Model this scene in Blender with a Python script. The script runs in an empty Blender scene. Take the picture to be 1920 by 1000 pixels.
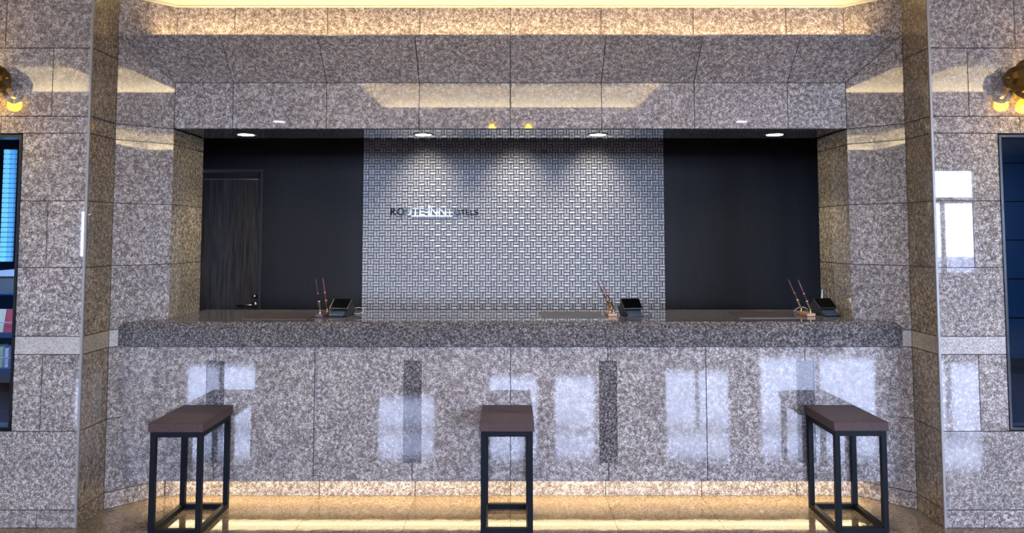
import bpy, bmesh, math, random
from mathutils import Vector, Matrix
random.seed(7)
S = bpy.context.scene
COL = S.collection

# ------------------------------------------------------------------ camera
cam_d = bpy.data.cameras.new('camera'); cam = bpy.data.objects.new('camera', cam_d)
COL.objects.link(cam); S.camera = cam
cam.location = (0, 0, 1.5)
cam.rotation_euler = (math.radians(90 + 3.5638), 0, 0)
cam_d.sensor_width = 36.0; cam_d.lens = 1442 / 1920 * 36.0
cam_d.shift_x = 3 / 1920; cam_d.shift_y = -(500 - 353.2) / 1920
cam_d.clip_start = 0.05; cam_d.clip_end = 300

# ------------------------------------------------------------------ world, exposure
W = bpy.data.worlds.new('daylight'); S.world = W; W.use_nodes = True
wn = W.node_tree.nodes; wl = W.node_tree.links
bg = wn['Background']
tc = wn.new('ShaderNodeTexCoord'); sep = wn.new('ShaderNodeSeparateXYZ'); rp = wn.new('ShaderNodeValToRGB')
wl.new(tc.outputs['Generated'], sep.inputs[0]); wl.new(sep.outputs['Z'], rp.inputs[0]); wl.new(rp.outputs[0], bg.inputs['Color'])
rp.color_ramp.elements[0].position = 0.0; rp.color_ramp.elements[0].color = (0.60, 0.73, 1.0, 1)
rp.color_ramp.elements[1].position = 0.6; rp.color_ramp.elements[1].color = (0.56, 0.63, 1.0, 1)
SKY = 44.0
bg.inputs['Strength'].default_value = SKY
S.view_settings.view_transform = 'Standard'; S.view_settings.look = 'None'
S.view_settings.gamma = 1; S.view_settings.use_curve_mapping = False
S.view_settings.exposure = 0.72
S.cycles.max_bounces = 8; S.cycles.glossy_bounces = 5; S.cycles.diffuse_bounces = 4
S.cycles.transmission_bounces = 6; S.cycles.transparent_max_bounces = 8
S.cycles.sample_clamp_indirect = 6.0
S.cycles.use_denoising = True
try: S.cycles.denoising_prefilter = 'ACCURATE'
except Exception: pass
S.cycles.use_light_tree = True

def area(name, loc, rot, sx, sy, power, color, spread=180, portal=False):
    d = bpy.data.lights.new(name, 'AREA'); d.shape = 'RECTANGLE'; d.size = sx; d.size_y = sy
    d.energy = power; d.color = color; d.spread = math.radians(spread)
    o = bpy.data.objects.new(name, d); COL.objects.link(o); o.location = loc; o.rotation_euler = rot
    if portal: d.cycles.is_portal = True
    return o
def spot(name, loc, power, color, angle=70, blend=0.6, r=0.03, rot=(0, 0, 0)):
    d = bpy.data.lights.new(name, 'SPOT'); d.energy = power; d.color = color
    d.spot_size = math.radians(angle); d.spot_blend = blend; d.shadow_soft_size = r
    o = bpy.data.objects.new(name, d); COL.objects.link(o); o.location = loc; o.rotation_euler = rot
    return o
PI = math.pi
CREAM = (1.0, 0.85, 0.58)
WARM = (1.0, 0.62, 0.30)
NEUT = (1.0, 0.94, 0.84)
ZC = 2.97                                              # lobby ceiling
RECESS = [(-1.5, 1.5, 0.1, 3.2), (-6.9, -3.85, 0.1, 3.2), (3.85, 6.9, 0.1, 3.2)]
COVE_W = 33.0
for (x0, x1, y0, y1) in RECESS:                        # LED lines in the trough round each ceiling recess
    cx, cy = (x0 + x1) / 2, (y0 + y1) / 2
    k = COVE_W
    area('cove_light', (x0 - .07, cy, ZC + .06), (0, math.radians(180 - 50), 0), .05, y1 - y0, k * (y1 - y0) / 3, CREAM)
    area('cove_light', (x1 + .07, cy, ZC + .06), (0, math.radians(180 + 50), 0), .05, y1 - y0, k * (y1 - y0) / 3, CREAM)
    area('cove_light', (cx, y0 - .07, ZC + .06), (math.radians(180 + 50), 0, 0), x1 - x0, .05, k * (x1 - x0) / 3, CREAM)
    area('cove_light', (cx, y1 + .07, ZC + .06), (math.radians(180 - 50), 0, 0), x1 - x0, .05, k * (x1 - x0) / 3, CREAM)
WINS = [(-7.98, -7.78, 1.05, 2.0), (-6.2, -4.8, 0.9, 2.75), (-2.55, -1.40, 1.5, 2.75), (-.45, 0.55, 1.1, 2.75), (0.8, 1.65, 1.1, 2.75), (2.9, 4.2, 1.0, 2.75), (4.7, 7.0, 0.75, 2.75), (7.35, 8.6, 0.75, 2.75)]  # the three middle openings are added, to spread blue haze over the counter front
YR = -6.0
for (x0, x1, z0, z1) in WINS:
    area('window_portal', ((x0 + x1) / 2, YR - .12, (z0 + z1) / 2), (math.radians(90), 0, 0), x1 - x0, z1 - z0, 1, (1, 1, 1), portal=True)
# LED line hidden on the ledge above the canopy, washing the upper stone face
area('ledge_light', (0, 4.43, 2.675), (math.radians(180 - 38), 0, 0), 4.1, .02, 7.5, (1.0, 0.66, 0.32))
# LED line under the counter body
area('kick_light', (0, 4.47, 0.126), (math.radians(12), 0, 0), 4.0, .12, 4.5, (1.0, 0.74, 0.48))
for x in (-1.67, -.55, .553, 1.67):                    # counter downlights
    spot('counter_downlight', (x, 4.83, 2.11), 18, NEUT, 95, .8, .04)
for x in (-.70, .05, .70):                             # wall-washing downlights over the mosaic
    spot('mosaic_downlight', (x, 6.10, 2.62), 34, NEUT, 66, 1.0, .03, rot=(math.radians(12), 0, 0))
for x in (-1.9, 2.0): spot('office_fill', (x, 5.8, 2.62), 16, NEUT, 100, .9, .05)  # added fill without fixtures, brings out tile relief towards the mosaic edges
for x in (-2.97, 2.97): spot('lobby_downlight', (x, -.7, 2.95), 70, NEUT, 120, .8, .05)

# ------------------------------------------------------------------ materials
def mat(name, base=(.5, .5, .5), rough=.5, metal=0, spec=.5, emit=None, estr=0):
    m = bpy.data.materials.new(name); m.use_nodes = True
    b = m.node_tree.nodes['Principled BSDF']
    b.inputs['Base Color'].default_value = (*base, 1); b.inputs['Roughness'].default_value = rough
    b.inputs['Metallic'].default_value = metal; b.inputs['Specular IOR Level'].default_value = spec
    if emit:
        b.inputs['Emission Color'].default_value = (*emit, 1); b.inputs['Emission Strength'].default_value = estr
    return m
def coords(m, mode='Object', rnd=True, scale=(1, 1, 1)):
    n, l = m.node_tree.nodes, m.node_tree.links
    t = n.new('ShaderNodeTexCoord'); mp = n.new('ShaderNodeMapping'); l.new(t.outputs[mode], mp.inputs[0])
    mp.inputs['Scale'].default_value = scale
    if rnd:
        oi = n.new('ShaderNodeObjectInfo'); mu = n.new('ShaderNodeMath'); mu.operation = 'MULTIPLY'; mu.inputs[1].default_value = 37.0
        l.new(oi.outputs['Random'], mu.inputs[0]); l.new(mu.outputs[0], mp.inputs['Location'])
    return mp.outputs[0]
def ramp(m, src, stops):
    n, l = m.node_tree.nodes, m.node_tree.links
    r = n.new('ShaderNodeValToRGB'); l.new(src, r.inputs[0])
    while len(r.color_ramp.elements) < len(stops): r.color_ramp.elements.new(.5)
    for e, (p, c) in zip(r.color_ramp.elements, stops): e.position = p; e.color = (*c, 1)
    return r.outputs[0]
def noise(m, v, scale, detail=2, rough=.5):
    n = m.node_tree.nodes.new('ShaderNodeTexNoise'); n.inputs['Scale'].default_value = scale
    n.inputs['Detail'].default_value = detail; n.inputs['Roughness'].default_value = rough
    m.node_tree.links.new(v, n.inputs['Vector']); return n.outputs['Fac']
def mixc(m, a, b, f, mode='MIX'):
    x = m.node_tree.nodes.new('ShaderNodeMix'); x.data_type = 'RGBA'; x.blend_type = mode
    l = m.node_tree.links
    for s, v in ((0, f), (6, a), (7, b)):
        if hasattr(v, 'is_linked') or hasattr(v, 'links'): l.new(v, x.inputs[s])
        else: x.inputs[s].default_value = v if s == 0 else (*v, 1)
    return x.outputs[2]
def mixf(m, a, b, f):
    x = m.node_tree.nodes.new('ShaderNodeMix'); x.data_type = 'FLOAT'; x.inputs[0].default_value = f
    m.node_tree.links.new(a, x.inputs[2]); m.node_tree.links.new(b, x.inputs[3]); return x.outputs[0]
def granite(name, dark, mid, light, blotch=48, speck=210, rough=.02, spec=.5, fleck=.5, bump=0, piece_var=True):
    m = mat(name, rough=rough, spec=spec); b = m.node_tree.nodes['Principled BSDF']; l = m.node_tree.links
    v = coords(m)
    big = mixf(m, noise(m, v, blotch, 3, .6), noise(m, v, blotch * 2.7, 4, .7), .58)
    c1 = ramp(m, big, [(.38, dark), (.49, mid), (.60, light)])
    fine = noise(m, v, speck, 2, .6)
    f1 = ramp(m, fine, [(.36, (1 - fleck,) * 3), (.56, (1.08,) * 3), (.68, (1.35,) * 3)])
    c = mixc(m, c1, f1, 1.0, 'MULTIPLY')
    soft = ramp(m, noise(m, v, 6, 2), [(.3, (.88, .88, .9)), (.7, (1.1, 1.09, 1.06))])
    c = mixc(m, c, soft, 1.0, 'MULTIPLY')
    if piece_var:
        oi = m.node_tree.nodes.new('ShaderNodeObjectInfo')
        pv = ramp(m, oi.outputs['Random'], [(0, (.93, .93, .93)), (1, (1.06, 1.05, 1.05))])
        c = mixc(m, c, pv, 1.0, 'MULTIPLY')
    l.new(c, b.inputs['Base Color'])
    if bump:
        bp = m.node_tree.nodes.new('ShaderNodeBump'); bp.inputs['Strength'].default_value = bump; bp.inputs['Distance'].default_value = .004
        l.new(noise(m, v, 14, 2), bp.inputs['Height']); l.new(bp.outputs[0], b.inputs['Normal'])
    return m
M = {}
M['granite'] = granite('polished grey brown granite', (.118, .096, .084), (.25, .22, .197), (.62, .575, .53))
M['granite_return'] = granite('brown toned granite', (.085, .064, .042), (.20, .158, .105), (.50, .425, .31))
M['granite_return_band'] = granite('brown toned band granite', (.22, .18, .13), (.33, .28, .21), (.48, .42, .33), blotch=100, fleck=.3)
M['granite_band'] = granite('pale band granite', (.30, .27, .245), (.44, .41, .375), (.64, .60, .55), blotch=120, speck=240, fleck=.3)
M['granite_dark'] = granite('dark grey granite', (.024, .022, .022), (.074, .067, .066), (.36, .335, .32), blotch=85, speck=260, fleck=.6, rough=.02, spec=.25)
M['granite_floor'] = granite('brown floor granite', (.10, .065, .04), (.28, .21, .14), (.5, .40, .28), blotch=80, speck=230, fleck=.62, rough=.065, spec=.6, bump=.12)
M['joint'] = mat('dark joint', (.03, .027, .025), .9, spec=.1)
M['plaster'] = mat('cream plaster', (.80, .74, .60), .6)
M['plaster_dim'] = mat('ceiling paint', (.42, .38, .32), .7, spec=.2)
M['cornice'] = mat('cream cornice', (.74, .74, .50), .5)
M['brass'] = mat('aged brass', (.17, .10, .03), .34, 1)
M['gold'] = mat('gold plate', (.95, .72, .35), .18, 1)
M['steel'] = mat('satin steel', (.6, .6, .6), .22, 1)
M['mirror_steel'] = mat('mirror polished steel', (.13, .135, .14), .04, 1)
M['edge_bead'] = mat('corner bead', (.26, .25, .23), .4, .2)
M['leg'] = mat('black blue powder coat', (.0045, .0065, .0095), .5, spec=.12)
M['terminal'] = mat('black plastic', (.012, .013, .012), .35)
M['screen'] = mat('black glass screen', (.002, .002, .002), .10, spec=.12)
M['keypad'] = mat('dark blue grey keypad', (.03, .045, .062), .3)
M['cable'] = mat('grey cable', (.35, .35, .35), .4)
M['black_cable'] = mat('black cable', (.01, .01, .01), .4)
M['mat_brown'] = mat('brown leather', (.035, .019, .013), .45)
M['mat_grey'] = mat('grey leather', (.085, .075, .068), .5)
M['stand_dark'] = mat('maroon wood', (.07, .03, .03), .3)
M['stand_tan'] = mat('tan wood', (.36, .17, .07), .35)
M['pen'] = mat('wine lacquer', (.13, .035, .03), .25)
M['pen_dark'] = mat('dark lacquer', (.04, .015, .018), .25)
M['pen_silver'] = mat('pale metal socket', (.8, .8, .74), .2, 1)
M['paper'] = mat('white card', (.75, .75, .75), .7)
M['lamp_disc'] = mat('lit diffuser', (1, 1, 1), .5, emit=(1, .95, .84), estr=26)
M['strip'] = mat('warm LED diffuser', (1, 1, 1), .5, emit=(1, .80, .42), estr=2.6)
M['bulb'] = mat('amber bulb', (1, 1, 1), .5, emit=(1, .80, .01), estr=45)
M['black_frame'] = mat('black frame', (.006, .006, .007), .25)
M['navy'] = mat('dark navy board', (.008, .014, .030), .35)
M['navy_wall'] = mat('dark blue wall', (.015, .05, .10), .5)
M['dark_floor'] = mat('dark slate floor', (.018, .018, .026), .22)
M['beige'] = mat('beige laminate', (.20, .19, .17), .6)
M['lobby_wall'] = mat('lobby stone wall', (.07, .055, .045), .5, spec=.3)
M['mullion'] = mat('dark bronze mullion', (.03, .028, .025), .4)
M['paving'] = mat('outdoor paving', (.12, .12, .125), .8)

def wood(name, a, b, rough, sc=(1, 1, 1), scale=9):
    m = mat(name, rough=rough, spec=.22); v = coords(m, scale=sc)
    c = ramp(m, noise(m, v, scale, 5, .65), [(.35, a), (.65, b)])
    m.node_tree.links.new(c, m.node_tree.nodes['Principled BSDF'].inputs['Base Color']); return m
M['seat'] = wood('dark walnut laminate', (.046, .026, .024), (.078, .045, .041), .5, (10, 1, 10), 14)
M['door'] = wood('dark veneer', (.016, .012, .009), (.060, .047, .035), .5, (14, 14, .7), 5)
M['dark_wall'] = wood('black grey textured wallpaper', (.0125, .0115, .011), (.0215, .0200, .0195), .6, (160, 160, 1), 3)

# mosaic: glazed grey tile, faint streaks
def tile_mat():
    m = mat('glazed grey tile', rough=.38, spec=.4); v = coords(m, rnd=False)
    c = ramp(m, noise(m, v, 60, 2), [(.3, (.37, .345, .325)), (.7, (.51, .48, .45))])
    m.node_tree.links.new(c, m.node_tree.nodes['Principled BSDF'].inputs['Base Color']); return m
M['tile'] = tile_mat()
M['tile_groove_shade'] = mat('painted shade in the tile groove', (.10, .10, .105), .3)  # shade between the ribs, painted into the groove facets as a darker colour
M['grout'] = mat('dark grout', (.022, .02, .02), .9, spec=.1)

def shade_glass(name, tint, gl=.12, emit=None):
    m = bpy.data.materials.new(name); m.use_nodes = True; n, l = m.node_tree.nodes, m.node_tree.links
    n.clear(); o = n.new('ShaderNodeOutputMaterial'); t = n.new('ShaderNodeBsdfTransparent'); g = n.new('ShaderNodeBsdfGlossy')
    t.inputs[0].default_value = (*tint, 1); g.inputs['Roughness'].default_value = .05
    f = n.new('ShaderNodeFresnel'); f.inputs[0].default_value = 1.5; x = n.new('ShaderNodeMixShader')
    l.new(f.outputs[0], x.inputs[0]); l.new(t.outputs[0], x.inputs[1]); l.new(g.outputs[0], x.inputs[2]); l.new(x.outputs[0], o.inputs[0])
    return m
M['pane'] = shade_glass('tinted pane', (.75, .85, .95))
M['clear_pane'] = shade_glass('clear pane', (.93, .94, .98))
def amber():
    m = mat('amber glass shade', (1, .62, .12), .35, spec=.5)
    n, l = m.node_tree.nodes, m.node_tree.links
    tr = n.new('ShaderNodeBsdfTranslucent'); tr.inputs[0].default_value = (1, .80, .25, 1)
    tp = n.new('ShaderNodeBsdfTransparent'); tp.inputs[0].default_value = (1, .85, .40, 1)
    a = n.new('ShaderNodeMixShader'); a.inputs[0].default_value = .85; l.new(tr.outputs[0], a.inputs[1]); l.new(tp.outputs[0], a.inputs[2])
    b = n.new('ShaderNodeMixShader'); b.inputs[0].default_value = .12
    l.new(a.outputs[0], b.inputs[1]); l.new(n['Principled BSDF'].outputs[0], b.inputs[2]); l.new(b.outputs[0], n['Material Output'].inputs[0])
    return m
M['amber'] = amber()

# ------------------------------------------------------------------ helpers
def link(name, me, m, parent=None, loc=(0, 0, 0), mx=None):
    o = bpy.data.objects.new(name, me); COL.objects.link(o)
    if m is not None and not me.materials: me.materials.append(M[m] if isinstance(m, str) else m)
    W_ = mx if mx is not None else Matrix.Translation(loc)
    if parent is not None:
        o.parent = parent
        W_ = Matrix.Translation(-WP[parent.name]) @ W_
    o.matrix_local = W_
    WP[o.name] = (Matrix.Translation(WP[parent.name]) @ W_).to_translation() if parent is not None else W_.to_translation()
    return o
WP = {}          # world position of unrotated parents
def tag(o, label, cat, group=None, kind=None):
    o['label'] = label; o['category'] = cat
    if group: o['group'] = group
    if kind: o['kind'] = kind
    return o
def empty(name, loc, label, cat, group=None, kind=None):
    o = bpy.data.objects.new(name, None); COL.objects.link(o); o.location = loc; o.empty_display_size = .05
    WP[o.name] = Vector(loc)
    return tag(o, label, cat, group, kind)
def tomesh(bm, name, smooth=False):
    bmesh.ops.recalc_face_normals(bm, faces=bm.faces)
    me = bpy.data.meshes.new(name); bm.to_mesh(me); bm.free()
    if smooth:
        for p in me.polygons: p.use_smooth = True
    return me
def boxme(name, sx, sy, sz, bev=0):
    bm = bmesh.new(); bmesh.ops.create_cube(bm, size=1); bmesh.ops.scale(bm, vec=(sx, sy, sz), verts=bm.verts)
    if bev: bmesh.ops.bevel(bm, geom=bm.edges[:], offset=bev, segments=1, affect='EDGES')
    return tomesh(bm, name)
def box(name, x0, x1, y0, y1, z0, z1, m, parent=None, bev=0):
    return link(name, boxme(name, x1 - x0, y1 - y0, z1 - z0, bev), m, parent, ((x0 + x1) / 2, (y0 + y1) / 2, (z0 + z1) / 2))
def prism(name, pts, vec, m, parent=None, smooth=False):
    """closed polygon pts (3D) extruded along vec; origin at the centre"""
    pts = [Vector(p) for p in pts]; vec = Vector(vec)
    c = sum(pts, Vector()) / len(pts) + vec / 2
    bm = bmesh.new(); a = [bm.verts.new(p - c) for p in pts]; b = [bm.verts.new(p + vec - c) for p in pts]
    bm.faces.new(a); bm.faces.new(list(reversed(b)))
    n = len(pts)
    for i in range(n): bm.faces.new((a[i], b[i], b[(i + 1) % n], a[(i + 1) % n]))
    return link(name, tomesh(bm, name, smooth), m, parent, c)
def lathe_bm(bm, prof, seg=24, mx=Matrix()):
    rings = []
    for r, z in prof:
        rings.append([bm.verts.new(mx @ Vector((r * math.cos(2 * PI * i / seg), r * math.sin(2 * PI * i / seg), z))) for i in range(seg)] if r > 1e-5 else [bm.verts.new(mx @ Vector((0, 0, z)))])
    for a, b in zip(rings, rings[1:]):
        for i in range(seg):
            j = (i + 1) % seg
            if len(a) == 1 and len(b) > 1: bm.faces.new((a[0], b[i], b[j]))
            elif len(b) == 1 and len(a) > 1: bm.faces.new((a[i], b[0], a[j]))
            elif len(a) > 1: bm.faces.new((a[i], b[i], b[j], a[j]))
def lathe(name, prof, m, parent=None, loc=(0, 0, 0), seg=24, rot=None, smooth=True):
    bm = bmesh.new(); lathe_bm(bm, prof, seg, rot.to_4x4() if rot else Matrix())
    return link(name, tomesh(bm, name, smooth), m, parent, loc)
def tube_bm(bm, pts, r, seg=8):
    pts = [Vector(p) for p in pts]; rings = []; up = None
    for i, p in enumerate(pts):
        t = (pts[min(i + 1, len(pts) - 1)] - pts[max(i - 1, 0)]).normalized()
        if up is None: up = t.orthogonal().normalized()
        up = (up - t * up.dot(t)).normalized(); s = t.cross(up)
        rr = r[i] if isinstance(r, (list, tuple)) else r
        rings.append([bm.verts.new(p + rr * (up * math.cos(2 * PI * k / seg) + s * math.sin(2 * PI * k / seg))) for k in range(seg)])
    for a, b in zip(rings, rings[1:]):
        for k in range(seg): bm.faces.new((a[k], a[(k + 1) % seg], b[(k + 1) % seg], b[k]))
    bm.faces.new(rings[0]); bm.faces.new(list(reversed(rings[-1])))
def tube(name, pts, r, m, parent=None, seg=8):
    c = Vector(pts[0]); bm = bmesh.new(); tube_bm(bm, [Vector(p) - c for p in pts], r, seg)
    return link(name, tomesh(bm, name, True), m, parent, c)
def copy_tree(o, parent=None):
    c = o.copy(); COL.objects.link(c); c.parent = parent
    for ch in list(o.children): copy_tree(ch, c)
    return c
G = .0040       # open joint between stones
TH = .020       # stone thickness
def stone(parent, a, b, z0, z1, nrm, m='granite', name='stone_panel', za=None, zb=None):
    """vertical slab from plan point a to plan point b, face on the line a-b, body behind (against nrm)"""
    a, b, n = Vector((*a, 0)), Vector((*b, 0)), Vector((*nrm, 0)).normalized()
    d = (b - a).normalized(); a2 = a + d * G / 2; b2 = b - d * G / 2
    za = z1 if za is None else za; zb = z1 if zb is None else zb
    pts = [a2 + Vector((0, 0, z0 + G / 2)), b2 + Vector((0, 0, z0 + G / 2)), b2 + Vector((0, 0, zb - G / 2)), a2 + Vector((0, 0, za - G / 2))]
    return prism(name, pts, -n * TH, m, parent)

# ------------------------------------------------------------------ setting: floor
YD, YA, YB = 4.555, 4.06, 4.325        # lintel plane, front wall plane, start of the chamfer
XA, XD = 2.235, 2.005
floor = box('floor', -9.3, 9.3, YR, 10.2, -.12, -.012, 'joint'); tag(floor, 'polished brown granite floor in front of the reception counter', 'floor', kind='structure')
ys = [1.15, 1.7, 2.25, 2.8, 3.35, 3.9, 4.6]
xs = [-.5502 * 6 + .5502 * i for i in range(13)]
for i in range(12):
    for j in range(len(ys) - 1):
        box('floor_tile', xs[i] + .001, xs[i + 1] - .001, ys[j] + .001, ys[j + 1] - .001, -.012, 0, 'granite_floor', floor)
for (a, b, c, d) in ((-9.3, 9.3, YR, 1.149), (-9.3, xs[0] - .001, 1.151, 4.6), (xs[-1] + .001, 9.3, 1.151, 4.6)):
    box('floor_slab', a, b, c, d, -.012, 0, 'granite_floor', floor)
box('office_flooring', -2.948, 2.948, 4.62, 6.6, -.012, 0, 'dark_floor', floor)

# ------------------------------------------------------------------ setting: stone side walls
ROWS = [(0, .09), (.09, .489), (.489, .883), (.883, .977), (.977, 1.335), (1.335, 1.686), (1.686, 2.046), (2.046, 2.137), (2.137, 2.505), (2.505, 2.97)]
XJ, XW = 2.442, 2.59                    # first upright joint, edge of the dark window
PITCH = .55
WZ0, WZ1, WX1 = .497, 2.037, 3.55
for s in (-1, 1):
    side = 'left' if s < 0 else 'right'
    w = empty('wall_' + side, (s * XA, YA, 0), 'polished granite wall %s of the reception counter with a brass sconce' % ('left' if s < 0 else 'right'), 'wall', kind='structure')
    # dark backing behind the open joints
    x0, x1 = sorted((s * (XA + TH), s * (XW + .0)))
    box('backing', x0, x1, YA + TH, YA + TH + .12, 0, ZC, 'joint', w)
    for (a, b, z0, z1) in ((XW, WX1, 0, WZ0 - .02), (XW, WX1, WZ1 + .02, ZC), (WX1, 9.3, 0, ZC)):
        x0, x1 = sorted((s * a, s * b)); box('backing', x0, x1, YA + TH, YA + TH + .12, z0, z1, 'joint', w)
    prism('backing', [(s * (XA + TH), YA + TH + .12, 0), (s * (XA + TH), YB + .008, 0), (s * 2.6, YB + .008, 0), (s * 2.6, YA + TH + .12, 0)], (0, 0, ZC), 'joint', w)
    prism('backing', [(s * (XA + TH), YB + .008, 0), (s * (XD + TH), YD + .008, 0), (s * 2.6, YD + .008, 0), (s * 2.6, YB + .008, 0)], (0, 0, ZC), 'joint', w)
    prism('backing', [(s * (XD + TH), YD + .008, 0), (s * (XD + TH), 4.98, 0), (s * 2.7, 4.98, 0), (s * 2.7, YD + .008, 0)], (0, 0, ZC), 'joint', w)
    for k, (z0, z1) in enumerate(ROWS):
        m = 'granite_band' if k in (3,) else 'granite'
        band = k in (3, 7)
        if k in (9,): cuts = [XA, 2.702, 3.80, 4.90, 6.0, 7.1, 8.2, 9.3]
        elif k == 7: cuts = [XA, 2.708, 3.80, 4.90, 6.0, 7.1, 8.2, 9.3]
        elif k in (1, 4, 6): cuts = [XA, 2.99, 4.09, 5.2, 6.3, 7.4, 8.4, 9.3]
        elif k == 3: cuts = [XA, 2.99, 4.09, 5.2, 6.3, 7.4, 8.4, 9.3]
        else: cuts = [XA, XJ, 2.99, 3.54, 4.64, 5.74, 6.84, 7.94, 9.3]
        inwin = z0 >= WZ0 - .03 and z1 <= WZ1 + .02
        if inwin:
            cuts = [c for c in cuts if c < XW - .02 or c > WX1 + .1]
            cuts = sorted(cuts + [XW, WX1])
        for a, b in zip(cuts, cuts[1:]):
            if inwin and a >= XW - .001 and b <= WX1 + .001: continue
            stone(w, (s * a, YA), (s * b, YA), z0, z1, (0, -1), 'granite_band' if k == 3 else 'granite')
        # return face and chamfer face
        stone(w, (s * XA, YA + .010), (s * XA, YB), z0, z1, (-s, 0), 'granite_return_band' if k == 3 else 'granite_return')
        if k < 8: stone(w, (s * XA, YB), (s * XD, YD), z0, z1, (-s, -1), 'granite_band' if k == 3 else 'granite')
        # reveal beside the opening
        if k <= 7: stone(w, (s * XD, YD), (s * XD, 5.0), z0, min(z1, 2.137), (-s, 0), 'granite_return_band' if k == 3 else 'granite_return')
    # chamfer face below and above the sloped canopy, one stone each
    a, b = (s * XA, YB), (s * XD, YD)
    stone(w, a, b, 2.137, 0, (-s, -1), za=2.64, zb=2.417)
    # above the slope
    n = Vector((-s, -1, 0)).normalized()
    prism('stone_panel', [(s * XA, YB, 2.645), (s * XD, YD, 2.42), (s * XD, YD, ZC), (s * XA, YB, ZC)], -n * TH, 'granite', w)
    # polished corner bead
    box('corner_bead', min(s * XA, s * (XA + .012)), max(s * XA, s * (XA + .012)), YA - .003, YA + .0085, 0, ZC, 'edge_bead', w)

# ------------------------------------------------------------------ setting: stone wall over the opening
up = empty('wall_lintel', (0, YD, 2.14), 'granite lintel and sloping canopy stones over the counter opening', 'wall', kind='structure')
J = [-XD, -1.657, -1.099, -.545, 0, .545, 1.099, 1.657, XD]
JF = [-XA, -1.657, -1.099, -.545, 0, .545, 1.099, 1.657, XA]
ZL, ZS, ZF = 2.140, 2.417, 2.64
box('backing', -2.7, 2.7, YD + TH + .001, 4.98, 2.172, ZC, 'joint', up)
for i in range(8):
    stone(up, (J[i], YD), (J[i + 1], YD), ZL, ZS, (0, -1))
    # sloping stone (mitred at both ends)
    a0, a1, b0, b1 = J[i] + G / 2, J[i + 1] - G / 2, JF[i] + G / 2, JF[i + 1] - G / 2
    nn = Vector((0, -1, -1)).normalized()
    prism('stone_panel', [(a0, YD - .001, ZS + .001), (a1, YD - .001, ZS + .001), (b1, YB, ZF), (b0, YB, ZF)], -nn * .012, 'granite', up)
    stone(up, (J[i], YD), (J[i + 1], YD), ZF + .02, ZC, (0, -1))
    # polished dark soffit stones
    box('soffit_panel', J[i] + G / 2, J[i + 1] - G / 2, YD + TH, 5.0, ZL, ZL + .03, 'granite_dark', up)
box('soffit_edge', -XD, XD, 4.985, 5.0, ZL + .03, 2.62, 'dark_wall', up)

# ledge above the canopy holding the LED line
led = empty('led_strip', (0, 4.41, 2.655), 'warm light strip hidden on the ledge of the sloping canopy', 'light strip')
box('housing', -2.0, 2.0, 4.395, 4.42, 2.650, 2.664, 'steel', led)
box('diffuser', -2.0, 2.0, 4.398, 4.418, 2.664, 2.668, 'strip', led)
prism('ledge', [(-XA, YB + .002, ZF + .002), (XA, YB + .002, ZF + .002), (XD, YD - .002, ZF + .002), (-XD, YD - .002, ZF + .002)], (0, 0, .008), 'granite', up)

# ------------------------------------------------------------------ cornice and ceiling
path = [(-9.3, YA), (-XA, YA), (-XA, YB), (-XD, YD), (XD, YD), (XA, YB), (XA, YA), (9.3, YA)]
def offset_path(path, d):
    out = []
    for i, p in enumerate(path):
        p = Vector(p); ns = []
        if i > 0: t = (p - Vector(path[i - 1])).normalized(); ns.append(Vector((t.y, -t.x)))
        if i < len(path) - 1: t = (Vector(path[i + 1]) - p).normalized(); ns.append(Vector((t.y, -t.x)))
        n = sum(ns, Vector((0, 0))).normalized(); out.append(p + n * d / max(.3, n.dot(ns[0])))
    return out
prof = [(0, 2.874), (.012, 2.874), (.014, 2.880), (.010, 2.884), (.010, 2.890), (.016, 2.894), (.034, 2.926), (.036, 2.931), (.032, 2.934), (.032, 2.938), (.044, 2.941), (.050, 2.950), (.056, 2.953), (.056, 2.969), (0, 2.969)]
bm = bmesh.new(); rows = []
for d, z in prof:
    rows.append([bm.verts.new((p.x, p.y, z)) for p in offset_path(path, d)])
for a, b in zip(rows, rows[1:]):
    for i in range(len(path) - 1): bm.faces.new((a[i], a[i + 1], b[i + 1], b[i]))
o = link('trim_1', tomesh(bm, 'trim_1'), 'cornice'); tag(o, 'cream moulded cornice running along the top of the granite', 'cornice', kind='structure')

ceil = empty('ceiling', (0, 0, ZC), 'lobby ceiling with light-filled recesses', 'ceiling', kind='structure')
def rect(x0, x1, y0, y1, z0, z1, m, n='ceiling_board'): box(n, x0, x1, y0, y1, z0, z1, m, ceil)
yA, yB = RECESS[0][2], RECESS[0][3]
for (x0, x1, y0, y1) in ((-9.3, 9.3, YR, yA), (-9.3, 9.3, yB, 4.6), (-9.3, -6.9, yA, yB), (-3.85, -1.5, yA, yB), (1.5, 3.85, yA, yB), (6.9, 9.3, yA, yB)):
    rect(x0, x1, y0, y1, ZC, ZC + .02, 'plaster_dim')
for (x0, x1, y0, y1) in RECESS:
    T = .16
    rect(x0 - T, x1 + T, y0 - T, y1 + T, ZC + .30, ZC + .32, 'plaster', 'recess_top')
    for (a, b, c, d) in ((x0 - T - .02, x0 - T, y0 - T, y1 + T), (x1 + T, x1 + T + .02, y0 - T, y1 + T), (x0 - T, x1 + T, y0 - T - .02, y0 - T), (x0 - T, x1 + T, y1 + T, y1 + T + .02)):
        rect(a, b, c, d, ZC + .02, ZC + .32, 'plaster', 'recess_side')
    for (a, b, c, d) in ((x0 - .012, x0, y0, y1), (x1, x1 + .012, y0, y1), (x0, x1, y0 - .012, y0), (x0, x1, y1, y1 + .012)):
        rect(a, b, c, d, ZC, ZC + .05, 'plaster', 'recess_lip')

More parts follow.
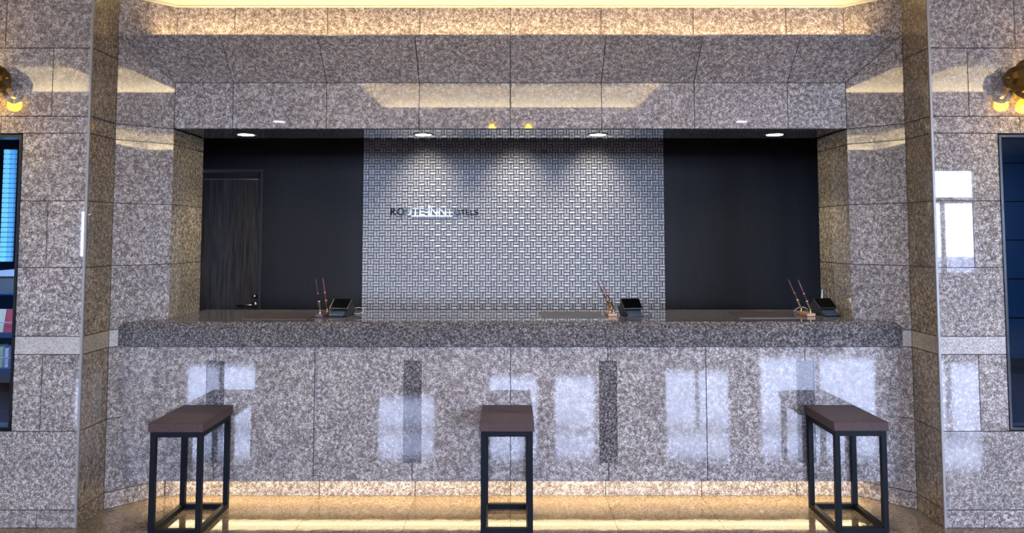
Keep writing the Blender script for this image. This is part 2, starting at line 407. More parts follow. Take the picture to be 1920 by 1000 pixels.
# ------------------------------------------------------------------ office behind the counter
YW = 6.5
wb = empty('wall_back', (0, YW, 0), 'dark papered office wall with a panel of woven grey mosaic tiles', 'wall', kind='structure')
MX0, MX1 = -1.244, 1.297
box('dark_paper', -2.948, -2.936, YW, YW + .1, 0, 2.66, 'dark_wall', wb)
box('dark_paper', -2.93, -2.09, YW, YW + .1, 2.065, 2.66, 'dark_wall', wb)
box('dark_paper', -2.09, MX0, YW, YW + .1, 0, 2.66, 'dark_wall', wb)
box('dark_paper', MX1, 2.948, YW, YW + .1, 0, 2.66, 'dark_wall', wb)
box('mosaic_bed', MX0, MX1, YW - .012, YW + .1, 0, 2.66, 'grout', wb)
for s in (-1, 1):
    o = box('wall_office', min(s * 2.95, s * 3.02), max(s * 2.95, s * 3.02), 4.98, 6.6, 0, 2.66, 'dark_wall'); tag(o, 'dark side wall of the office at the %s end' % ('door' if s < 0 else 'plain'), 'wall', kind='structure')
o = box('ceiling_office', -3.02, 3.02, 5.0, 6.6, 2.66, 2.70, 'joint'); tag(o, 'dark ceiling over the office behind the counter', 'ceiling', kind='structure')

# mosaic tiles: each a square with a wide and a narrow rib
NC, P = 54, (MX1 - MX0) / 54
NR = 41; Z0 = .70
SZ = P * .93; h0 = .004
profile = [(0, .002), (.05, .0140), (.10, .0150), (.46, .0040), (.50, .0015), (.61, .0100), (.68, .0110), (.92, .0100), (1, .002)]
def tile_verts(horizontal):
    vs, fs = [], []
    for (v, h) in profile:
        for u in (0, 1):
            uu, vv = (u - .5) * SZ, (v - .5) * SZ
            vs.append((uu, -h, vv) if horizontal else (vv, -h, uu))
    n = len(profile)
    for i in range(n - 1):
        f = (2 * i, 2 * i + 1, 2 * i + 3, 2 * i + 2); fs.append(f if horizontal else tuple(reversed(f)))
    k = len(vs)
    for e in (0, 1):                                        # closed sides
        base = [k, k + 1]; 
        for j, v in enumerate((0, 1)):
            uu, vv = (e - .5) * SZ, (v - .5) * SZ
            vs.append((uu, 0, vv) if horizontal else (vv, 0, uu))
        ring = [2 * i + e for i in range(n)]
        fs.append(tuple([k] + ring + [k + 1])); k += 2
    return vs, fs
TM = []
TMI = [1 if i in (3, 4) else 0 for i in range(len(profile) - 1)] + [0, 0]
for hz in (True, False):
    vs, fs = tile_verts(hz); me = bpy.data.meshes.new('tile'); me.from_pydata(vs, [], fs); me.update(); me.materials.append(M['tile']); me.materials.append(M['tile_groove_shade']); me.polygons.foreach_set('material_index', TMI); TM.append(me)
single = set((c, r) for c in range(16, 38) for r in range(20, 33))     # 286 single tiles mid panel
single |= set((c, 19) for c in range(20, 34))
AV, AF = [], []
for c in range(NC):
    for r in range(NR):
        x, z = MX0 + (c + .5) * P, Z0 + (r + .5) * P
        hz = (c + r) % 2 == 0
        if (c, r) in single:
            link('tile', TM[0] if hz else TM[1], None, wb, (x, YW - .012, z))
        else:
            vs, fs = tile_verts(hz); k = len(AV)
            AV += [(a + x, b + YW - .012, d + z) for a, b, d in vs]; AF += [tuple(q + k for q in f) for f in fs]
me = bpy.data.meshes.new('mosaic_tiling'); me.from_pydata(AV, [], AF); me.materials.append(M['tile']); me.materials.append(M['tile_groove_shade']); me.polygons.foreach_set('material_index', TMI * (len(AF) // len(TMI))); me.update()
o = link('mosaic_tiling', me, None, wb); o['kind'] = 'stuff'

# door
dr = empty('door_1', (-2.5, YW, 0), 'dark wood veneer door in the black office wall', 'door', kind='structure')
box('door_leaf', -2.91, -2.115, YW + .02, YW + .06, .005, 1.983, 'door', dr)
box('header_panel', -2.91, -2.115, YW + .05, YW + .08, 1.986, 2.045, 'joint', dr)
fm = mat('dark grey door frame', (.03, .03, .032), .4)
box('door_jamb', -2.112, -2.09, YW - .015, YW + .09, 0, 2.065, fm, dr); box('door_jamb', -2.935, -2.913, YW - .015, YW + .09, 0, 2.065, fm, dr)
box('door_head', -2.913, -2.112, YW - .015, YW + .09, 2.046, 2.065, fm, dr)
hd = tube('door_handle', [(-2.15, YW + .02, .925), (-2.15, YW - .035, .925), (-2.165, YW - .045, .925), (-2.27, YW - .045, .92)], .010, 'steel', dr)
lathe('rosette', [(0, -.004), (.024, -.004), (.026, .004), (0, .006)], 'steel', hd, (-2.15, YW + .015, .925), 16, Matrix.Rotation(PI / 2, 3, 'X'))
lathe('door_lock', [(0, -.004), (.018, -.004), (.022, .008), (.01, .03), (0, .03)], 'steel', dr, (-2.15, YW + .018, .995), 16, Matrix.Rotation(PI / 2, 3, 'X'))

# ------------------------------------------------------------------ wall sign
sg = empty('wall_sign', (-.64, YW - .03, 1.668), 'mirror-polished metal lettering with underline on the mosaic wall', 'sign')
def letter(ch, x, z, h, wd):
    c = bpy.data.curves.new('letter', 'FONT'); c.body = ch; c.size = 1; c.extrude = .0; c.fill_mode = 'FRONT'
    t = bpy.data.objects.new('letter', c); COL.objects.link(t)
    dg = bpy.context.evaluated_depsgraph_get(); dg.update(); me = bpy.data.meshes.new_from_object(t.evaluated_get(dg))
    bpy.data.objects.remove(t)
    xs_ = [v.co.x for v in me.vertices]; zs_ = [v.co.y for v in me.vertices]
    a, b, e, f = min(xs_), max(xs_), min(zs_), max(zs_)
    bm = bmesh.new(); bm.from_mesh(me); bpy.data.meshes.remove(me)
    for v in bm.verts: v.co = Vector((x + (v.co.x - a) / (b - a) * wd, YW - .034, z + (v.co.y - e) / (f - e) * h))
    r = bmesh.ops.extrude_face_region(bm, geom=bm.faces[:]); 
    for g in r['geom']:
        if isinstance(g, bmesh.types.BMVert): g.co.y += .009
    ctr = Vector((x + wd / 2, YW - .03, z + h / 2))
    bmesh.ops.translate(bm, vec=-ctr, verts=bm.verts)
    return link('letter', tomesh(bm, 'letter'), 'mirror_steel', sg, ctr)
k = 6.47 / 1442
def PX(px): return (px - 957) * k
for ch, a, b in (('R', 732.5, 743), ('O', 744.5, 758.5), ('U', 760.5, 771), ('T', 773, 785), ('E', 787, 796), ('I', 803, 806), ('N', 808, 820.5), ('N', 823, 836.5)):
    letter(ch, PX(a), 1.676, .060, PX(b) - PX(a))
for ch, a, b in (('H', 842.5, 851), ('O', 852.5, 863), ('T', 864, 872.5), ('E', 874, 880), ('L', 882.5, 888), ('S', 889.5, 897.5)):
    letter(ch, PX(a), 1.676, .046, PX(b) - PX(a))
prism('flame_mark', [(PX(802), YW - .034, 1.742), (PX(805.5), YW - .034, 1.762), (PX(806.5), YW - .034, 1.748), (PX(806), YW - .034, 1.738), (PX(803.6), YW - .034, 1.738), (PX(803.2), YW - .034, 1.744)], (0, .009, 0), 'mirror_steel', sg)
box('underline', PX(772), PX(849), YW - .034, YW - .025, 1.666, 1.672, 'mirror_steel', sg)
for px in (740, 790, 830, 870): tube('standoff', [(PX(px), YW - .027, 1.680), (PX(px), YW - .018, 1.680)], .003, 'steel', sg, 6)

# ------------------------------------------------------------------ reception counter
ct = empty('reception_counter', (0, 4.5, 0), 'long granite reception counter body with dark inlaid strips', 'counter')
YC = 4.38; BZ0, BZ1 = .135, .876
BJ = [-2.178, -1.658, -1.100, -.549, 0, .549, 1.100, 1.658, 2.178]
INL = {1, 3, 5, 7}
IW, IZ0, IZ1 = .0495, .237, .799
for i in range(8):
    a, b = BJ[i] + G / 2, BJ[i + 1] - G / 2
    la, lb = i in INL, (i + 1) in INL
    pts = [(a, BZ0)]
    if la:
        ia = BJ[i] + IW + .001
        pts = [(a, BZ0)]
    right = [(b, BZ0)]
    if lb:
        ib = BJ[i + 1] - IW - .001
        right = [(b, BZ0), (b, IZ0 - .001), (ib, IZ0 - .001), (ib, IZ1 + .001), (b, IZ1 + .001), (b, BZ1)]
    else: right = [(b, BZ0), (b, BZ1)]
    left = [(a, BZ1)]
    if la: left = [(a, BZ1), (a, IZ1 + .001), (ia, IZ1 + .001), (ia, IZ0 - .001), (a, IZ0 - .001), (a, BZ0)]
    else: left = [(a, BZ1), (a, BZ0)]
    poly = right + left
    prism('body_panel', [(x, YC, z) for x, z in poly], (0, TH, 0), 'granite', ct)
for i in INL:
    x = BJ[i]; box('inlay_strip', x - IW, x + IW, YC + .002, YC + TH, IZ0, IZ1, 'granite_dark', ct)
box('carcass', -2.165, 2.165, YC + TH + .001, YC + .10, BZ0 + .01, BZ1, 'joint', ct)
prism('carcass', [(-2.0, YC + .10, BZ0 + .02), (2.0, YC + .10, BZ0 + .02), (2.0, 5.08, BZ0 + .02), (-2.0, 5.08, BZ0 + .02)], (0, 0, BZ1 - BZ0 - .03), 'joint', ct)
box('underside', -2.165, 2.165, YC + .003, YC + .10, BZ0, BZ0 + .009, 'joint', ct)
KJ = [-2.0, -1.658, -1.107, -.551, 0, .551, 1.107, 1.658, 2.0]
for a, b in zip(KJ, KJ[1:]):
    box('kick_panel', a + G / 2, b - G / 2, YD - .002, YD + .02, .001, BZ0 + .019, 'granite', ct)
ks = box('light_strip', -1.98, 1.98, YC + .02, YC + .15, BZ0 - .006, BZ0 - .0005, 'strip', ct)

# countertop: pieces with a chamfered front edge
tp = empty('countertop', (0, 4.7, .88), 'dark speckled granite countertop with a thick front edge', 'countertop')
YF = 4.352; ZT = 1.017
TJ = [-2.2, -1.423, -.470, .481, 1.426, 2.2]
def xc(y): return XA - (y - YB)          # chamfer wall x at depth y
for i in range(5):
    a, b = TJ[i] + (.0008 if i else .003), TJ[i + 1] - (.0008 if i < 4 else .003)
    # front apron
    box('edge_piece', a, b, YF, YF + .03, .882, .984, 'granite_dark', tp)
YT = 5.10
for i in range(5):
    a, b = TJ[i], TJ[i + 1]
    g = .0008
    def X(x, y):
        lim = max(XD, xc(y)) - .003
        return max(-lim, min(lim, x))
    L = a + g if i else -9; R = b - g if i < 4 else 9
    ysec = [YF, YF + .033, YD, YT]
    zt = {YF: .9855, YF + .033: ZT, YD: ZT, YT: ZT}
    bm = bmesh.new(); top = []; bot = []
    for y in ysec:
        top.append((bm.verts.new((X(L, y), y - 4.7, zt[y] - 1.0)), bm.verts.new((X(R, y), y - 4.7, zt[y] - 1.0))))
        bot.append((bm.verts.new((X(L, y), y - 4.7, .9845 - 1.0)), bm.verts.new((X(R, y), y - 4.7, .9845 - 1.0))))
    for q in range(3):
        bm.faces.new((top[q][0], top[q][1], top[q + 1][1], top[q + 1][0])); bm.faces.new((bot[q][0], bot[q + 1][0], bot[q + 1][1], bot[q][1]))
        bm.faces.new((top[q][0], top[q + 1][0], bot[q + 1][0], bot[q][0])); bm.faces.new((top[q][1], bot[q][1], bot[q + 1][1], top[q + 1][1]))
    bm.faces.new((top[0][0], bot[0][0], bot[0][1], top[0][1])); bm.faces.new((top[3][0], top[3][1], bot[3][1], bot[3][0]))
    me = tomesh(bm, 'top_slab'); link('top_slab', me, 'granite_dark', tp, (0, 4.7, 1.0))
box('apron_support', -2.15, 2.15, YF + .031, YF + .09, .878, .984, 'joint', tp)

# ------------------------------------------------------------------ downlights in the soffit
def downlight(loc, label, group, k=1.0):
    t = empty('downlight', loc, label, 'light', group)
    lathe('trim_ring', [(.050 * k, .0), (.066 * k, -.003), (.068 * k, .0005), (.05 * k, .0005), (.050 * k, .0)], 'steel', t, loc, 32)
    lathe('lamp_disc', [(0, -.001), (.050 * k, -.001), (.050 * k, .0003), (0, .0003)], 'lamp_disc', t, loc, 32)
    return t
for x, lb in ((-1.67, 'lit round downlight in the lintel soffit above the dark wood door'), (-.55, 'lit round downlight in the soffit above the metal lettering'),
              (.553, 'lit round downlight in the soffit over the middle card terminal, right half of the mosaic'), (1.67, 'lit round downlight in the soffit over the right end of the counter')):
    downlight((x, 4.83, ZL - .001), lb, 'downlights in the soffit over the counter')
for x in (-2.97, 2.97): downlight((x, -.7, ZC - .001), 'round ceiling downlight in the lobby on the %s side' % ('left' if x < 0 else 'right'), 'lobby ceiling downlights', 1.4)

# ------------------------------------------------------------------ stools
def stool(xc_, yf, dep, label, w=.278, ztop=.556):
    t = empty('stool', (xc_, yf + dep / 2, 0), label, 'stool', 'backless stools in front of the counter')
    box('seat', xc_ - w / 2, xc_ + w / 2, yf, yf + dep, ztop - .045, ztop, 'seat', t, .0015)
    lw = .027; zt = ztop - .046; x0, x1 = xc_ - w / 2 + .007, xc_ + w / 2 - .007; y0, y1 = yf + .010, yf + dep - .010
    for (a, b) in ((x0, y0), (x1 - lw, y0), (x0, y1 - lw), (x1 - lw, y1 - lw)): box('leg', a, a + lw, b, b + lw, .001, zt, 'leg', t, .001)
    e = .0005
    for z0, z1, nm in ((zt - lw, zt, 'top_rail'), (.001, lw, 'bottom_rail')):
        for b in (y0, y1 - lw): box(nm, x0 + lw + e, x1 - lw - e, b, b + lw, z0, z1, 'leg', t)
        for a in (x0, x1 - lw): box(nm, a, a + lw, y0 + lw + e, y1 - lw - e, z0, z1, 'leg', t)
    return t
stool(-1.690, 3.950, .420, 'backless stool with brown seat by the left dark inlay strip')
stool(-.018, 3.965, .405, 'middle backless stool with brown slab seat and black frame')
stool(1.783, 3.975, .397, 'backless stool with brown seat at the right end of the counter')

# ------------------------------------------------------------------ things on the counter
def desk_mat(x0, x1, y0, y1, m, label, sh=0):
    o = prism('desk_mat', [(x0, y0, ZT + .001), (x1, y0, ZT + .001), (x1 + sh, y1, ZT + .001), (x0 + sh, y1, ZT + .001)], (0, 0, .003), m)
    tag(o, label, 'desk mat', 'writing mats on the countertop')
desk_mat(-1.555, -1.175, 4.485, 4.80, 'mat_brown', 'dark brown writing mat left of the left pen stand', -.02)
desk_mat(.185, .565, 4.60, 4.94, 'mat_grey', 'grey-brown writing mat in front of the mosaic wall')
desk_mat(1.35, 1.70, 4.56, 4.89, 'mat_brown', 'dark brown writing mat near the right end of the counter', .02)

def pen_stand(x, y, ang, m, lean, tops, labels, pens):
    """wood block with two sockets; the pens standing in it are things of their own"""
    t = empty('pen_stand', (x, y, ZT), labels[0], 'pen stand', 'desk pen stands')
    w, d, h = .054, .15, .018
    R = Matrix.Rotation(ang, 4, 'Z')
    T0 = Matrix.Translation((x, y, ZT + .001 + h / 2)) @ R
    link('wood_base', boxme('wood_base', w, d, h, .002), m, t, mx=T0)
    for i, (u, v) in enumerate(tops):
        p = T0 @ Vector((u, v, h / 2))
        dr_ = Vector(lean[i]).normalized()
        rot = dr_.to_track_quat('Z', 'Y').to_matrix()
        lathe('swivel', [(0, 0), (.008, 0), (.005, .004), (.004, .014), (.007, .018), (.004, .023), (0, .024)], 'gold', t, p, 12)
        q = p + Vector((0, 0, .022))
        lathe('socket', [(0, 0), (.006, .001), (.0078, .050), (.0095, .052), (.0088, .056), (.006, .056)], pens[i][1], t, q, 14, rot)
        pn = tag(lathe('pen', [(0, .0), (.0040, .0), (.0043, .036), (.0055, .039), (.0055, .045), (.0043, .047), (.0030, .12), (.0022, .131), (0, .133)], pens[i][0], None, q + dr_ * .058, 12, rot), labels[i + 1], 'pen', 'desk pens in their stands')
        lathe('pen_ring', [(.0045, .0385), (.0060, .0390), (.0060, .0455), (.0045, .046)], 'pen_silver', pn, q + dr_ * .058, 12, rot)
ln = [(-.16, .0, 1), (-.17, .03, 1)]
pen_stand(-1.125, 4.672, math.radians(-9), 'stand_dark', ln, [(-.004, -.045), (.005, .042)],
          ['maroon wooden pen stand beside the left card terminal', 'dark pen in the pale socket of the left maroon stand', 'brown pen in the gold socket of the left maroon stand'], [('pen_dark', 'pen_silver'), ('pen', 'gold')])
ln = [(-.42, -.02, 1), (-.44, .03, 1)]
pen_stand(.612, 4.735, math.radians(2), 'stand_tan', ln, [(.010, -.055), (-.004, -.01)],
          ['tan wooden pen stand in front of the mosaic wall', 'nearer slanting pen of the middle tan stand', 'rear slanting pen of the middle tan stand'], [('pen', 'gold'), ('pen', 'gold')])
ln = [(-.40, .0, 1), (-.42, .03, 1)]
pen_stand(1.802, 4.735, math.radians(5), 'stand_tan', ln, [(.010, -.045), (-.010, .035)],
          ['tan wooden pen stand by the right card terminal', 'nearer pen in the right tan stand', 'rear pen in the right tan stand'], [('pen', 'pen_silver'), ('pen', 'pen_silver')])

def terminal(x, y, ang, label, tilt_rear):
    """card terminal: wedge housing with a tilted display over a keypad tongue"""
    t = empty('card_terminal', (x, y, ZT), label, 'card terminal', 'card terminals on the counter')
    R = Matrix.Translation((x, y, ZT + .001)) @ Matrix.Rotation(ang, 4, 'Z')
    def pr(name, pts, x0, x1, m, bv=.0015):       # side profile (y,z) extruded in x
        bm = bmesh.new(); a = [bm.verts.new((x0, p, q)) for p, q in pts]; b = [bm.verts.new((x1, p, q)) for p, q in pts]
        bm.faces.new(a); bm.faces.new(list(reversed(b)))
        for i in range(len(pts)): j = (i + 1) % len(pts); bm.faces.new((a[i], b[i], b[j], a[j]))
        if bv: bmesh.ops.bevel(bm, geom=bm.edges[:], offset=.0015, segments=1, affect='EDGES')
        return link(name, tomesh(bm, name), m, t, mx=R)
    pr('housing', [(-.045, .001), (.070, .001), (.095, .040), (.030, .092), (.018, .092), (-.015, .045), (-.030, .030)], -.052, .052, 'terminal')
    pr('display', [(-.040, .046), (-.036, .040), (.030, .096), (.026, .101)], -.061, .061, 'terminal')
    pr('screen', [(-.0365, .0497), (-.0360, .0480), (.0240, .0980), (.0235, .0997)], -.055, .055, 'screen', 0)
    pr('keypad', [(-.075, .004), (-.030, .004), (-.030, .034), (-.070, .016)], -.046, .046, 'keypad')
    pr('key_row', [(-.068, .0175), (-.052, .024), (-.054, .0265), (-.069, .0205)], -.038, .038, 'keypad')
    pr('base_plate', [(-.060, 0), (.075, 0), (.075, .004), (-.060, .004)], -.050, .056, 'black_frame')
    return t
t1 = terminal(-1.028, 4.705, math.radians(-13), 'black card terminal with tilted screen beside the maroon pen stand', 0)
t2 = terminal(.735, 4.715, math.radians(11), 'black card terminal standing in front of the mosaic wall', 0)
t3 = terminal(1.925, 4.75, math.radians(13), 'black card terminal at the right end of the counter', 0)
def cable(pts, m, label):
    P_ = [Vector(p) for p in pts]; out = []
    for i in range(len(P_) - 1):
        p0, p1, p2, p3 = P_[max(i - 1, 0)], P_[i], P_[i + 1], P_[min(i + 2, len(P_) - 1)]
        for k_ in range(6):
            u = k_ / 6; out.append(.5 * ((2 * p1) + (p2 - p0) * u + (2 * p0 - 5 * p1 + 4 * p2 - p3) * u * u + (3 * p1 - p0 - 3 * p2 + p3) * u ** 3))
    out.append(P_[-1])
    tag(tube('cable', out, .0024, m), label, 'cable')
zc = ZT + .0045
cable([(-.972, 4.80, zc + .022), (-.955, 4.82, zc + .034), (-.925, 4.83, zc + .030), (-.912, 4.82, zc + .012), (-.935, 4.79, zc), (-.99, 4.82, zc)], 'cable', 'pale looped cable behind the left card terminal')
cable([(.675, 4.80, zc + .02), (.655, 4.83, zc + .028), (.63, 4.86, zc + .02), (.62, 4.90, zc)], 'cable', 'pale cable left of the middle card terminal')
cable([(.800, 4.67, zc + .015), (.825, 4.68, zc + .020), (.850, 4.70, zc + .006), (.835, 4.66, zc), (.79, 4.62, zc)], 'black_cable', 'black curled cable right of the middle card terminal')
cable([(1.865, 4.86, zc + .02), (1.845, 4.88, zc + .032), (1.815, 4.90, zc + .024), (1.80, 4.92, zc)], 'cable', 'pale cable behind the right pen stand')
cable([(1.985, 4.72, zc), (1.998, 4.69, zc), (1.96, 4.665, zc)], 'black_cable', 'short black cable at the foot of the right card terminal')
o = prism('folded_card', [(1.966, 4.93, ZT + .001), (1.990, 4.93, ZT + .001), (1.990, 4.93, ZT + .145), (1.985, 4.93, ZT + .145)], (0, .003, 0), 'paper'); tag(o, 'white card edge standing behind the right card terminal', 'card')

# ------------------------------------------------------------------ wall sconces
def shade_unit(parent, p, zf):
    """stem with finial, glass shade and bulb hanging at p (bulb centre), finial height zf"""
    x, y, z = p
    st_ = tube('stem', [(x, y, z + .07), (x, y, zf)], .006, 'brass', parent, 8)
    lathe('finial', [(0, -.008), (.010, 0), (.006, .010), (0, .022)], 'brass', st_, (x, y, zf), 12)
    lh_ = lathe('lamp_holder', [(0, .105), (.014, .104), (.030, .096), (.034, .072), (.020, .066), (.012, .040), (0, .040)], 'brass', parent, (x, y, z), 16)
    sh = lathe('glass_shade', [(.066, -.055), (.068, -.05), (.066, .060), (.062, .092), (.045, .100), (.030, .097), (.045, .097), (.0605, .089), (.064, .060), (.0645, -.05), (.066, -.055)], 'amber', parent, (x, y, z), 24)
    bulb_prof = [(0, -.036)] + [(.038 * math.sin(a_), -.003 - .038 * math.cos(a_)) for a_ in [PI * q / 8 for q in range(1, 7)]] + [(.012, .045), (0, .046)]
    lathe('bulb', bulb_prof, 'bulb', lh_, (x, y, z), 16)
def sconce(s, label):
    t = empty('wall_sconce', (s * 2.72, 4.059, 2.30), label, 'wall lamp', 'brass wall sconces')
    yb = YA - .092; R = Matrix.Rotation(s * PI / 2, 3, 'Y')
    lathe('brass_bell', [(0, -.006), (.040, -.002), (.058, .012), (.070, .040), (.072, .062), (.066, .072), (0, .074)], 'brass', t, (s * 2.600, yb, 2.322), 9, R, smooth=False)
    lathe('knob', [(0, -.014), (.009, -.010), (.013, -.002), (.016, .004), (0, .006)], 'brass', t, (s * 2.595, yb, 2.322), 14, R)
    lathe('rim_ring', [(.078, 0), (.098, .002), (.100, .012), (.094, .018), (.078, .018), (.078, 0)], 'brass', t, (s * 2.674, yb, 2.322), 24, R)
    lathe('back_plate', [(0, 0), (.095, 0), (.10, -.012), (.05, -.03), (0, -.032)], 'brass', t, (s * 2.78, 4.058, 2.32), 10, Matrix.Rotation(-PI / 2, 3, 'X'), smooth=False)
    tube('crossbar', [(s * 2.692, yb, 2.322), (s * 2.82, yb, 2.322)], .018, 'brass', t, 10)
    for (x, y) in ((2.78, 3.80), (2.95, 3.73)):
        ax = []
        for q in range(9):
            u = q / 8; ax.append((s * (2.78 + (x - 2.78) * u), 4.05 + (y - 4.05) * u, 2.34 + .075 * math.sin(u * PI / 2)))
        tube('arm', ax, .006, 'brass', t, 8)
        shade_unit(t, (s * x, y, 2.245), 2.435)
    return t
left_sconce = sconce(-1, 'brass wall sconce with octagonal bell on the left granite wall')
sconce(1, 'brass wall sconce with octagonal bell on the right granite wall')

left_sconce.location.x -= .03
# chandelier in the central recess (seen mirrored in the lintel)
ch = empty('chandelier', (0, 1.3, ZC + .3), 'two-armed brass chandelier with amber shades, mirrored in the polished lintel', 'chandelier')
tube('rod', [(0, 1.3, ZC + .299), (0, 1.3, 2.66)], .009, 'brass', ch, 10)
lathe('canopy', [(0, 0), (.06, 0), (.055, -.02), (.01, -.03), (0, -.03)], 'brass', ch, (0, 1.3, ZC + .299), 16)
lathe('hub', [(0, -.03), (.02, -.02), (.028, .01), (.015, .04), (.02, .06), (0, .07)], 'brass', ch, (0, 1.3, 2.67), 16)
for q in (0, 2):
    dx, dy = math.cos(q * PI / 2), math.sin(q * PI / 2)
    tube('arm', [(dx * .19 * u, 1.3 + dy * .19 * u, 2.69 + .085 * math.sin(u * PI / 2)) for u in [i / 8 for i in range(9)]], .005, 'brass', ch, 8)
    shade_unit(ch, (dx * .185, 1.3 + dy * .185, 2.60), 2.80)

# ------------------------------------------------------------------ dark windows in the granite walls
def glazing(name, s, label):
    w = empty(name, (s * (XW + .4), YA, WZ0), label, 'window', kind='structure')
    f = .013
    def bx(n, a, b, c, d, m, y0=YA - .006, y1=YA + .10):
        x0, x1 = sorted((s * a, s * b)); return box(n, x0, x1, y0, y1, c, d, m, w)
    bx('window_frame', XW, XW + f, WZ0, WZ1, 'black_frame'); bx('window_frame', WX1 - f, WX1, WZ0, WZ1, 'black_frame')
    bx('window_frame', XW + f, WX1 - f, WZ0, WZ0 + f, 'black_frame'); bx('window_frame', XW + f, WX1 - f, WZ1 - f, WZ1, 'black_frame')
    bx('pane', XW + f, WX1 - f, WZ0 + f, WZ1 - f, 'pane', YA + .02, YA + .026)
    return w
glazing('window_1', -1, 'black-framed window in the granite, onto a brochure rack')
glazing('window_2', 1, 'black-framed window in the granite, onto a dark blue room')
for s, nm in ((-1, 'left'), (1, 'right')):
    r = empty('wall_side_room_' + nm, (s * 5, 9, 0), 'dark room seen through the %s window' % nm, 'room', kind='structure')
    x0, x1 = sorted((s * 3.025, s * 7.2)); wm = 'navy' if s < 0 else 'navy_wall'
    box('far_wall', x0, x1, 9.0, 9.1, 0, 2.8, wm, r)
    box('end_wall', *sorted((s * 7.2, s * 7.3)), 4.21, 9.1, 0, 2.8, wm, r)
    box('near_wall', *sorted((s * 3.025, s * 3.08)), 5.0, 9.0, 0, 2.8, wm, r)
    box('roof_board', x0, x1, 4.99, 9.1, 2.8, 2.85, 'joint', r)
    box('flooring', x0, x1, 4.99, 9.0, -.011, .001, 'dark_floor', r)
    for q in range(5): box('floor_joint', x0, x1, 5.2 + q * .8, 5.21 + q * .8, .001, .0018, 'black_frame', r)
    if s > 0:
        for z in (.55, 1.0, 1.45, 1.9, 2.35): box('wall_groove', x0, x1, 8.992, 9.0, z, z + .012, 'black_frame', r)
        box('skirting', x0, x1, 8.97, 9.0, 0.001, .09, 'dark_floor', r)
area('side_room_fill', (-4.9, 6.2, 2.7), (0, 0, 0), 1.2, 1.2, 60, (.45, .62, 1.0))  # added fill in both side rooms, no fixtures, so their contents show
area('side_room_fill', (5.2, 6.8, 2.7), (0, 0, 0), 1.4, 1.4, 60, (.38, .62, 1.0))

# glass-block window strip glowing with daylight
gb = empty('window_3', (-5.2, 8.0, 1.2), 'tall strip of glowing blue glass blocks in the left side room', 'window', kind='structure')
M['glass_block'] = mat('daylit glass block', (.2, .5, .8), .2, emit=(.17, .50, .86), estr=.42)
M['glass_block2'] = mat('daylit glass block face', (.2, .6, .8), .2, emit=(.30, .72, .92), estr=.55)
bxm = {0: boxme('glass_block', .050, .04, .0445, .004), 1: boxme('glass_block', .056, .04, .0445, .004)}
for r_ in range(23):
    z = 1.235 + r_ * .0508
    for c_ in range(2):
        a_ = math.radians(-25 if c_ == 0 else 0)
        mx = Matrix.Translation((-5.242 + c_ * .060 , 7.985 + (0 if c_ else -.014), z + .025)) @ Matrix.Rotation(a_, 4, 'Z')
        me_ = bxm[c_].copy(); me_.materials.append(M['glass_block2' if c_ == 0 else 'glass_block'])
        link('glass_block', me_, None, gb, mx=mx)
box('block_frame', -5.275, -5.15, 8.01, 8.04, 1.23, 2.42, 'black_frame', gb)

# low cabinet and brochure rack
cb = empty('cabinet', (-5.0, 7.9, 0), 'beige low cabinet with a white cloth top behind the brochure rack', 'cabinet')
box('body', -5.4, -4.3, 7.72, 7.95, .05, 1.10, 'beige', cb); box('plinth', -5.38, -4.32, 7.73, 7.95, .002, .05, 'black_frame', cb)
prism('cloth_top', [(-5.42, 7.70, 1.10), (-4.28, 7.70, 1.10), (-4.28, 7.70, 1.125), (-4.95, 7.70, 1.17), (-5.42, 7.70, 1.13)], (0, .27, 0), 'paper', cb)
rk = empty('brochure_rack', (-4.5, 7.0, 0), 'dark blue tiered brochure rack seen through the left window', 'rack')
RX0, RX1 = -5.2, -4.28
M['rack'] = mat('dark blue rack', (.03, .06, .11), .4)
for xx in (RX0, RX1 - .02): prism('side_panel', [(xx, 6.78, .30), (xx, 7.18, .30), (xx, 7.18, .97), (xx, 6.98, .97)], (.02, 0, 0), 'rack', rk)
box('back_panel', RX0 + .02, RX1 - .02, 7.165, 7.18, .30, .97, 'rack', rk)
box('top_board', RX0 - .01, RX1 + .01, 6.97, 7.19, .97, .985, 'rack', rk)
for z, yf in ((.30, 6.80), (.60, 6.88)): 
    box('shelf', RX0 + .02, RX1 - .02, yf, 7.165, z, z + .045, 'rack', rk)
    tube('rail', [(RX0 + .02, yf + .005, z + .135), (RX1 - .02, yf + .005, z + .135)], .005, 'steel', rk, 6)
for xx in (RX0 + .05, RX1 - .09): box('foot', xx, xx + .04, 6.95, 7.1, .002, .30, 'black_frame', rk)
cols = [((.55, .50, .38), 'cream'), ((.45, .05, .06), 'red'), ((.60, .52, .33), 'yellow'), ((.50, .52, .55), 'grey'), ((.30, .05, .08), 'dark red')]
bmats = [mat('cover ' + c[1], c[0], .5) for c in cols]
xx = -4.32; i = 0
while xx > -5.0:
    w_ = (.085, .10, .075)[i % 3]; mm = bmats[(0, 1, 2, 3, 4)[i % 5]]
    o = prism('brochure', [(xx - w_, 6.90 + .012, .646), (xx, 6.90 + .012, .646), (xx, 6.95, .646 + .20), (xx - w_, 6.95, .646 + .20)], (0, .012, 0), mm)
    tag(o, '%s brochure leaning on the upper rack tier, %s from the window edge' % (cols[(0, 1, 2, 3, 4)[i % 5]][1], ('first', 'second', 'third', 'fourth', 'fifth', 'sixth', 'seventh', 'eighth', 'ninth')[i]), 'brochure', 'brochures on the upper rack tier')
    xx -= w_ + .006; i += 1
xx = -4.33; i = 0; bc = [(.42, .45, .20), (.55, .55, .5), (.10, .12, .18), (.5, .45, .4), (.15, .22, .3)]
bn = ['olive', 'off-white', 'black', 'tan', 'slate']
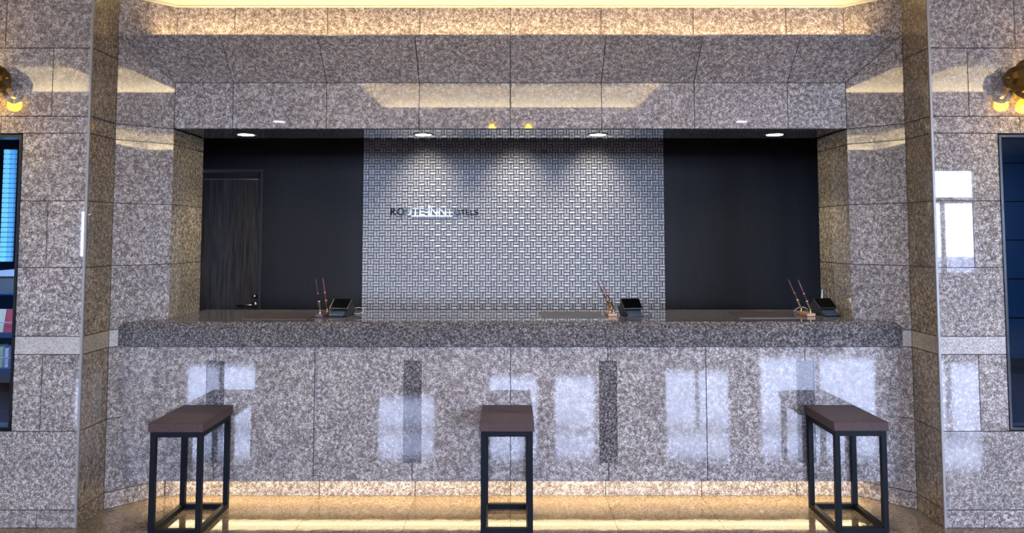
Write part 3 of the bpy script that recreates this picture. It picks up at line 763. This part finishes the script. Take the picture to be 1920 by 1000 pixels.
nm_ = ['first', 'second', 'third', 'fourth', 'fifth', 'sixth', 'seventh', 'eighth', 'ninth', 'tenth', 'eleventh', 'twelfth', 'thirteenth', 'fourteenth', 'fifteenth']
sm = [mat('spine ' + bn[k_], bc[k_], .5) for k_ in range(5)]
while i < 14:
    w_ = (.045, .018, .022, .03, .016)[i % 5]
    o = box('book', xx - w_, xx, 6.85, 7.0, .346, .346 + (.17, .19, .18, .165, .185)[i % 5], sm[i % 5])
    tag(o, '%s book upright on the lower rack tier, %s from the window edge' % (bn[i % 5], nm_[i]), 'book', 'books on the lower rack tier')
    xx -= w_ + .002; i += 1

# ------------------------------------------------------------------ lobby behind the camera
wr = empty('wall_rear', (0, YR, 0), 'lobby wall with tall glazing opposite the counter', 'wall', kind='structure')
xs_ = -9.3
for (x0, x1, z0, z1) in WINS:
    box('pier', xs_, x0, YR - .2, YR, 0, ZC, 'lobby_wall', wr); box('over_panel', x0, x1, YR - .2, YR, z1, ZC, 'lobby_wall', wr); box('under_panel', x0, x1, YR - .2, YR, 0, z0, 'lobby_wall', wr); xs_ = x1
box('pier', xs_, 9.3, YR - .2, YR, 0, ZC, 'lobby_wall', wr)
for i, (x0, x1, z0, z1) in enumerate(WINS):
    w = empty('window_%d' % (4 + i), (x0, YR, 0), 'tall lobby window behind the camera, number %s along the glazing' % nm_[i], 'window', kind='structure')
    f = .05
    box('window_frame', x0, x0 + f, YR - .12, YR - .04, z0, z1, 'mullion', w); box('window_frame', x1 - f, x1, YR - .12, YR - .04, z0, z1, 'mullion', w)
    box('window_frame', x0 + f, x1 - f, YR - .12, YR - .04, z1 - f, z1, 'mullion', w); box('window_frame', x0 + f, x1 - f, YR - .12, YR - .04, 2.10, 2.22, 'mullion', w)
    box('window_frame', x0 + f, x1 - f, YR - .12, YR - .04, z0, z0 + .08, 'mullion', w)
    if x1 - x0 > 1.2: box('window_frame', (x0 + x1) / 2 - .03, (x0 + x1) / 2 + .03, YR - .12, YR - .04, z0 + .08, 2.10, 'mullion', w)
    box('pane', x0 + f, x1 - f, YR - .083, YR - .079, z0 + .08, z1 - f, 'clear_pane', w)
for s, nm in ((-1, 'west'), (1, 'east')):
    o = box('wall_' + nm, min(s * 9.3, s * 9.4), max(s * 9.3, s * 9.4), YR - .2, 4.2, 0, ZC + .02, 'lobby_wall'); tag(o, 'plain stone end wall of the lobby, %s end' % nm, 'wall', kind='structure')
o = box('ground', -40, 40, -50, YR - .2, -.14, -.02, 'paving'); tag(o, 'grey paving outside the lobby windows', 'ground', kind='structure')
